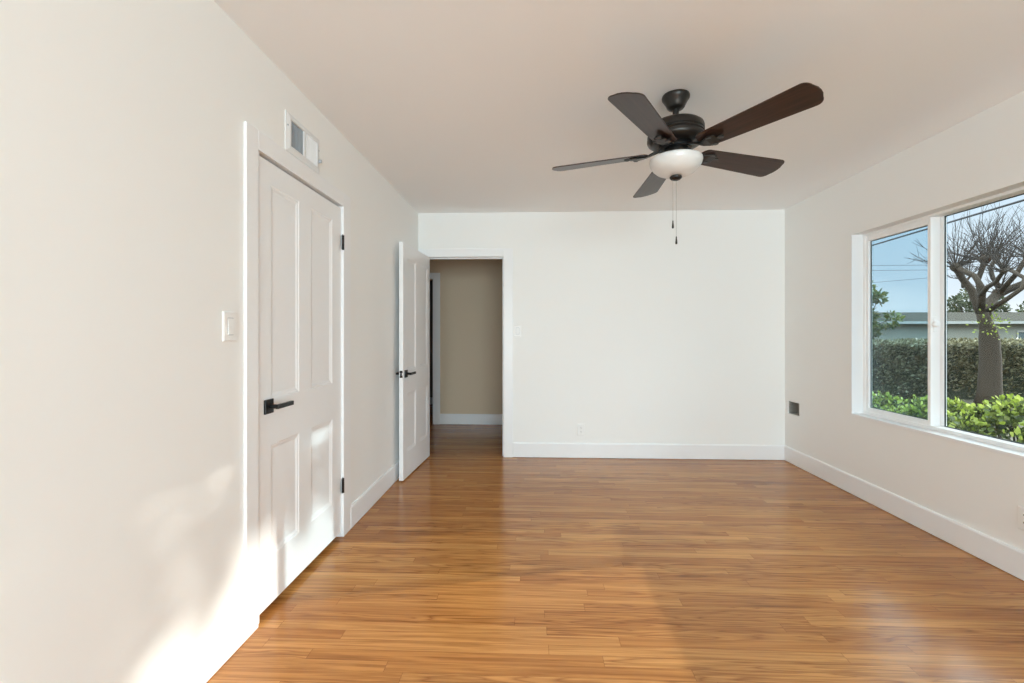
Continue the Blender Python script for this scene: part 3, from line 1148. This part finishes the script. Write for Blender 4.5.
def shrub(loc, rx, ry, h, n, size, seed, label):
    r = empty('shrub', loc)
    tag(r, label, 'shrub', 'bright shrubs under the window')
    rng = random.Random(seed)
    clumps = []
    for _ in range(26):
        a = rng.uniform(0, 2 * math.pi)
        q = math.sqrt(rng.random())
        x, y = rx * q * math.cos(a) * 0.82, ry * q * math.sin(a) * 0.82
        z = h * (0.50 + 0.42 * math.sqrt(max(0, 1 - q * q * 0.8)) * rng.uniform(0.85, 1.05))
        clumps.append((Vector((x, y, z)), rng.uniform(0.10, 0.17)))
    for _ in range(22):
        a = rng.uniform(0, 2 * math.pi)
        clumps.append((Vector((rx * 0.85 * math.cos(a), ry * 0.85 * math.sin(a), h * rng.uniform(0.12, 0.75))), rng.uniform(0.11, 0.18)))

    def pts(g):
        c, rad = clumps[g.randrange(len(clumps))]
        d = Vector((g.gauss(0, 1), g.gauss(0, 1), g.gauss(0, 1) + 0.4)).normalized()
        return c + d * rad * g.uniform(0.55, 1.0), d
    leaves('foliage', pts, int(n * 0.8), size, M['leaf_shaded'], r, seed, 0.35, 0.78)
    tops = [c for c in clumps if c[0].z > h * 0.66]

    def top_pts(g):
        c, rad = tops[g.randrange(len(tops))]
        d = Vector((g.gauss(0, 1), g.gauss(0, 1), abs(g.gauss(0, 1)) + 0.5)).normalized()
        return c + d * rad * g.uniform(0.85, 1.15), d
    lit = leaves('sunlit_tops', top_pts, int(n * 0.14), size, M['leaf_bright'], r, seed + 50, 0.5, 0.78)  # brighter leaf colour paints the sunlight on the tops
    lit['label'] = 'lime green leaves on top, sunlit look put into the colour'
    lit['kind'] = 'stuff'
    bm = bmesh.new()
    for c, rad in clumps:
        base = Vector((c.x * 0.15, c.y * 0.15, 0.0))
        mid = base.lerp(c, 0.5) + Vector((0, 0, 0.05))
        add_tube(bm, [base, mid, c], [0.014, 0.009, 0.004], 5)
    obj('stems', bm, M['bark'], r)
    return r


SHRUBS = [
    ((3.90, 2.75, GZ), 0.58, 0.40, 1.06, 'bright green shrub outside the window, off the right edge of the glass'),
    ((3.98, 3.78, GZ), 0.58, 0.42, 1.15, 'bright yellow-green shrub filling the foot of the wide middle pane'),
    ((4.10, 4.85, GZ), 0.55, 0.42, 1.01, 'green shrub seen low beside the meeting rail of the window'),
    ((4.25, 5.85, GZ), 0.55, 0.47, 0.88, 'green shrub low behind the narrow screened pane'),
    ((4.40, 6.90, GZ), 0.55, 0.47, 0.76, 'dim green shrub low at the far edge of the screened pane'),
]
for i, (loc, rx, ry, h, lab) in enumerate(SHRUBS):
    shrub(loc, rx, ry, h, 5200, 0.044, 100 + i, lab)

# clipped hedge at the end of the garden
hd = empty('hedge', (13.5, 12.6, GZ))
tag(hd, 'long dark olive clipped hedge at the end of the garden', 'hedge')
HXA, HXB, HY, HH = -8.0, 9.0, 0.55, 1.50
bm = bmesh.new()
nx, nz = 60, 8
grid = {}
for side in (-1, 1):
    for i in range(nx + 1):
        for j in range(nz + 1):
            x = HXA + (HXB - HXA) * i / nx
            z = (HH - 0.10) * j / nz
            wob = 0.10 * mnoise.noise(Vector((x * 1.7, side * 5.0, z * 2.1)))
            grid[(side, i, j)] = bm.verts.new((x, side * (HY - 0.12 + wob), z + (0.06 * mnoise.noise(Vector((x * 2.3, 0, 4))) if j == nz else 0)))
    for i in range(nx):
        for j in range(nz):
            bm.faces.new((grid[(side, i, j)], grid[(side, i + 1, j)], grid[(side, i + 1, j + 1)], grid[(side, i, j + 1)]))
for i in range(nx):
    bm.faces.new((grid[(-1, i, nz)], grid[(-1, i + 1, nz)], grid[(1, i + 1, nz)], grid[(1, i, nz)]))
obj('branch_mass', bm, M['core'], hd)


def hedge_pts(g):
    u = g.random()
    x = g.uniform(HXA, HXB)
    z = HH * math.sqrt(g.random())
    wob = 0.12 * mnoise.noise(Vector((x * 1.7, -5.0, z * 2.1)))
    if u < 0.72:
        return (x, -(HY + wob) + g.uniform(-0.05, 0.10), z * 0.98), (0, -1, 0.3)
    top = HH + 0.10 * mnoise.noise(Vector((x * 1.9, 3.0, 0)))
    return (x, g.uniform(-HY, HY), top + g.uniform(-0.10, 0.02)), (0, -0.2, 1)


leaves('foliage', hedge_pts, 26000, 0.080, M['leaf_hedge'], hd, 7, 0.3, 0.5)


# bare pollarded tree ---------------------------------------------------------
def bare_tree():
    F = Vector((-math.sin(R(2.227)), math.cos(R(2.227)), 0))
    Rt = Vector((math.cos(R(2.227)), math.sin(R(2.227)), 0))
    D = 10.6
    base = Vector((F.x * D + Rt.x * D * 1.047, F.y * D + Rt.y * D * 1.047, GZ))
    tr = empty('bare_tree', base)
    tag(tr, 'bare pollarded tree with a thick trunk and fans of thin twigs', 'tree')
    # limb points in metres: across the view (s), towards the back (d), height above the ground
    k = 10.6 / 450.0

    def P(px, py, d):
        s = (px - 988.0) * k * (1 + d / 10.6)
        h = CAM_H + (334.0 - py) * k * (1 + d / 10.6) - GZ
        q = Rt * s + F * d
        return Vector((q.x, q.y, h))
    bm = bmesh.new()
    add_tube(bm, [Vector((0.03, 0.02, -0.1)), Vector((0.05, 0.02, 0.35)), Vector((0.05, 0, 1.1)), P(989, 338, 0), P(988, 330, 0), P(985, 322, 0), P(982, 313, 0)],
             [0.29, 0.215, 0.19, 0.18, 0.155, 0.125, 0.11], 16)
    limbs = [
        ([(983, 316, 0), (981, 303, .1), (980, 290, .2), (974.5, 278, .3), (968.5, 267, .3)], [.14, .11, .10, .085, .085]),
        ([(981, 308, 0), (972.5, 299, -.2), (969, 289, -.3), (970, 276, -.1), (968.5, 267, .3)], [.10, .085, .075, .07, .08]),
        ([(971, 296, -.2), (964, 287, -.5), (957.5, 282, -.8), (950, 277, -1.0), (943, 272, -1.2)], [.07, .06, .055, .05, .04]),
        ([(984, 317, 0), (990, 309, .1), (998.5, 302, .2), (1008, 296, .3), (1020, 290, .3), (1036, 282, .2), (1048, 268, .1)], [.15, .13, .125, .12, .11, .10, .08]),
        ([(994, 305, .2), (997, 292, .4), (999, 280, .5), (1003, 269, .5), (1006, 260, .5)], [.08, .075, .07, .07, .085]),
        ([(986, 312, 0), (987, 300, -.4), (994, 288, -.6), (1001, 278, -.5), (1005, 262, .2)], [.07, .06, .055, .05, .06]),
        ([(1012, 294, .3), (1008, 283, 0), (1008, 273, -.2), (1013, 264, -.2), (1019, 257, -.2)], [.075, .065, .06, .06, .07]),
        ([(1016, 292, .3), (1018, 278, .6), (1023, 268, .8), (1029, 258, .8)], [.07, .06, .055, .06]),
        ([(976, 281, .3), (984, 287, .5), (990, 283, .6), (996, 275, .6)], [.05, .042, .038, .03]),
        ([(1036, 282, .2), (1042, 296, .1), (1056, 290, -.2)], [.06, .05, .04]),
    ]
    for pts, rad in limbs:
        add_tube(bm, [P(*p) for p in pts], [q * 0.8 for q in rad], 10)
    # knobbly pollard heads
    heads = [(968.5, 267, .3, .115), (1006, 259.5, .5, .125), (1019, 256, -.2, .10), (1029, 257, .8, .10), (943, 271, -1.2, .07), (1048, 267, .1, .11), (996, 274, .6, .05), (1056, 289, -.2, .06),
             (975, 279, .3, .06), (1011, 293, .3, .12)]
    for px, py, d, r in heads:
        c = P(px, py, d)
        add_lathe(bm, [(0, -r), (r * .6, -r * .8), (r, -r * .1), (r * .85, r * .5), (r * .4, r * .9), (0, r)], 10, tuple(c))
    obj('trunk', bm, M['bark'], tr, smooth=True)
    rng = random.Random(5)
    bm = bmesh.new()
    for hi, (px, py, d, r) in enumerate(heads):
        c = P(px, py, d)
        n = [38, 42, 28, 28, 30, 26, 9, 18, 8, 12][hi]
        L = [1.15, 1.2, 1.1, 1.1, .75, 1.1, .5, .8, .6, .8][hi]
        for q in range(n):
            th = rng.uniform(0, 2 * math.pi)
            el = rng.uniform(R(-5), R(85))
            dirv = Vector((math.cos(th) * math.cos(el), math.sin(th) * math.cos(el), math.sin(el)))
            ln = L * rng.uniform(0.55, 1.1) * (0.75 + 0.3 * math.sin(el))
            r0_ = rng.uniform(0.007, 0.014)
            p = c + dirv * r * 0.6
            pts = [p.copy()]
            dd = dirv.copy()
            for st in range(4):
                dd = (dd + Vector((rng.gauss(0, .13), rng.gauss(0, .13), rng.gauss(0, .10) + 0.12))).normalized()
                p = p + dd * ln / 4
                pts.append(p.copy())
            add_tube(bm, pts, [r0_, r0_ * .75, r0_ * .55, r0_ * .38, r0_ * .25], 5)
            for st in range(1, 4):
                for _ in range(rng.choice((1, 2, 2))):
                    e_ = (pts[st + 1] - pts[st]).normalized()
                    sd = (e_ + Vector((rng.gauss(0, .55), rng.gauss(0, .55), rng.gauss(0, .35) + .1))).normalized()
                    l2 = ln * rng.uniform(.2, .42)
                    m_ = pts[st] + sd * l2 * .5 + Vector((0, 0, .02))
                    add_tube(bm, [pts[st], m_, pts[st] + sd * l2 + Vector((0, 0, .05))], [r0_ * .45, r0_ * .32, r0_ * .2], 4, cap=False)
    tg = obj('twigs', bm, M['twig'], tr)
    tg['kind'] = 'stuff'
    # a few fresh shoots on the trunk

    def sprout(g):
        c = P(986, 323, -.15)
        dv = Vector((g.gauss(0, .16), g.gauss(0, .12), g.gauss(0, .14)))
        return c + dv, dv.normalized()
    leaves('shoots', sprout, 130, 0.055, M['leaf_bright'], tr, 77)['kind'] = 'stuff'
    return tr


bare_tree()


def leafy_tree(name, loc, crown_c, crown_r, n, size, mat, seed, label, nclump=22, trunk_r=0.12, group=None, extra=()):
    r = empty(name, loc)
    tag(r, label, 'tree', group)
    rng = random.Random(seed)
    cc, cr = Vector(crown_c), Vector(crown_r)
    clumps = []
    for _ in range(nclump):
        d = Vector((rng.gauss(0, 1), rng.gauss(0, 1), rng.gauss(0, 1))).normalized() * (rng.random() ** 0.4)
        clumps.append((cc + Vector((d.x * cr.x, d.y * cr.y, d.z * cr.z)), rng.uniform(0.22, 0.40) * min(cr)))

    for cnt, (xa_, xb_), (ya_, yb_), (za_, zb_), (ra_, rb_) in extra:
        for _ in range(cnt):
            clumps.append((Vector((rng.uniform(xa_, xb_), rng.uniform(ya_, yb_), rng.uniform(za_, zb_))), rng.uniform(ra_, rb_)))

    def pts(g):
        c, rad = clumps[g.randrange(len(clumps))]
        d = Vector((g.gauss(0, 1), g.gauss(0, 1), g.gauss(0, 1))).normalized()
        return c + d * rad * g.uniform(0.4, 1.05), d
    leaves('foliage', pts, n, size, mat, r, seed, 0.1, 0.5)
    bm = bmesh.new()
    fork = Vector((cc.x * 0.3, cc.y * 0.3, cc.z - cr.z * 0.7))
    add_tube(bm, [(0, 0, -0.1), fork * 0.5, fork], [trunk_r * 1.3, trunk_r, trunk_r * 0.85], 10)
    for c, rad in clumps:
        mid = fork.lerp(c, 0.5) + Vector((0, 0, 0.1))
        add_tube(bm, [fork, mid, c], [trunk_r * 0.4, trunk_r * 0.24, trunk_r * 0.1], 6)
    obj('trunk', bm, M['bark'], r, smooth=True)
    return r


# leafy tree left of the window view, in front of the neighbour's roof
leafy_tree('leafy_tree', (10.22, 14.3, GZ), (0, 0, 2.45), (0.62, 0.7, 1.10), 1300, 0.15, M['leaf_tree'], 31,
           'small loose-leaved green tree at the far edge of the screened pane', 16, 0.06)
# dark trees beyond the roof
leafy_tree('leafy_tree', (28.5, 30.6, GZ), (0, 0, 3.1), (2.0, 1.3, 1.3), 2600, 0.22, M['leaf_dark'], 32,
           'dark green tree rising over the roof left of the bare trunk', 26, 0.18)
leafy_tree('leafy_tree', (33.6, 30.6, GZ), (0, 0, 3.3), (1.7, 1.3, 1.3), 2400, 0.22, M['leaf_dark'], 33,
           'dark green tree rising over the roof right of the bare trunk', 26, 0.18)
# tree out of the photograph whose crown dapples the sunlight
leafy_tree('leafy_tree', (11.6, 7.9, GZ), (-0.2, -2.9, 6.60), (1.4, 2.1, 0.85), 3800, 0.15, M['leaf_tree'], 34,
           'tall green tree standing beside the garden to the right of the window view', 18, 0.13,
           extra=((5, (-0.7, 0.5), (-4.20, -3.42), (5.08, 5.38), (0.13, 0.19)),
                  (18, (-0.9, 0.7), (-5.3, -3.50), (5.20, 5.80), (0.22, 0.30)),
                  (3, (-0.6, 0.4), (-3.75, -3.35), (4.75, 4.95), (0.05, 0.09)),
                  (11, (-0.7, 0.5), (-3.45, -2.60), (5.12, 5.65), (0.10, 0.17)),
                  (5, (-0.7, 0.5), (-2.65, -2.00), (4.95, 5.50), (0.09, 0.16))))

# neighbour's low house ---------------------------------------------------------
hs = empty('house', (19.0, 20.6, GZ))
tag(hs, 'low grey neighbouring house with a white eave line behind the hedge', 'house')
hx0, hx1, hy1 = -6.6, 12.0, 7.0
EZ = 2.18
bm = bmesh.new()
# front wall with window openings left as recesses
wins = [(2.15, 2.95, 1.12, 1.86), (5.6, 7.4, 1.12, 1.86)]
us = sorted({hx0, hx1, *[w[0] for w in wins], *[w[1] for w in wins]})
zs_ = [0.0, 1.12, 1.86, EZ]
for i in range(len(us) - 1):
    for j in range(3):
        uc, zc = (us[i] + us[i + 1]) / 2, (zs_[j] + zs_[j + 1]) / 2
        if any(w[0] < uc < w[1] and w[2] < zc < w[3] for w in wins):
            continue
        add_box(bm, (us[i], 0, zs_[j]), (us[i + 1], 0.2, zs_[j + 1]))
add_box(bm, (hx0, 0.2, 0), (hx0 + 0.2, hy1, EZ))
add_box(bm, (hx1 - 0.2, 0.2, 0), (hx1, hy1, EZ))
add_box(bm, (hx0, hy1 - 0.2, 0), (hx1, hy1, EZ))
obj('house_wall', bm, M['siding'], hs)
for w in wins:
    bm = bmesh.new()
    f = 0.07
    add_box(bm, (w[0], -0.03, w[2]), (w[1], 0.05, w[2] + f))
    add_box(bm, (w[0], -0.03, w[3] - f), (w[1], 0.05, w[3]))
    add_box(bm, (w[0], -0.03, w[2] + f), (w[0] + f, 0.05, w[3] - f))
    add_box(bm, (w[1] - f, -0.03, w[2] + f), (w[1], 0.05, w[3] - f))
    wf = obj('house_window', bm, M['fascia'], hs)
    bm = bmesh.new()
    add_box(bm, (w[0] + f, 0.02, w[2] + f), (w[1] - f, 0.04, w[3] - f))
    obj('pane', bm, M['housewin'], wf)
bm = bmesh.new()
rz = EZ + 0.55
prof = [(-0.30, EZ - 0.02), (hy1 / 2, rz), (hy1 + 0.30, EZ - 0.02), (hy1 + 0.30, EZ + 0.08), (hy1 / 2, rz + 0.10), (-0.30, EZ + 0.08)]
a_ = [bm.verts.new((hx0 - 0.4, y, z)) for y, z in prof]
b_ = [bm.verts.new((hx1 + 0.4, y, z)) for y, z in prof]
bm.faces.new(a_)
bm.faces.new(b_[::-1])
for i in range(6):
    j = (i + 1) % 6
    bm.faces.new((a_[i], b_[i], b_[j], a_[j]))
obj('house_roof', bm, M['roofing'], hs)
bm = bmesh.new()
add_box(bm, (hx0 - 0.4, -0.34, EZ - 0.03), (hx1 + 0.4, -0.30, EZ + 0.085))
obj('fascia_board', bm, M['fascia'], hs)

# overhead cables ---------------------------------------------------------
def cable(p0, p1, r, sag, label, group=None):
    pts = []
    a, b = Vector(p0), Vector(p1)
    for i in range(25):
        t_ = i / 24
        p = a.lerp(b, t_)
        p.z -= sag * 4 * t_ * (1 - t_)
        pts.append(p)
    bm = bmesh.new()
    add_tube(bm, pts, r, 6)
    o = obj('overhead_cable', bm, M['cable'])
    tag(o, label, 'cable', group)
    return o


cable((3.955, 3.116, 2.359), (6.391, 14.86, 2.772), 0.010, 0.0, 'thick black cable crossing the top of both panes')
for q0, q1, lab in (((15.6, 25.65, 5.06), (28.9, 26.17, 5.24), 'uppermost thin far cable across the sky of the narrow pane'),
                    ((16.194, 26.649, 4.921), (30.051, 27.188, 5.105), 'middle thin far cable, just under the uppermost one'),
                    ((16.8, 27.65, 4.08), (31.2, 28.21, 5.33), 'lowest thin far cable, slanting up across the sky')):
    cable(q0, q1, 0.010, 0.05, lab, 'thin far cables')
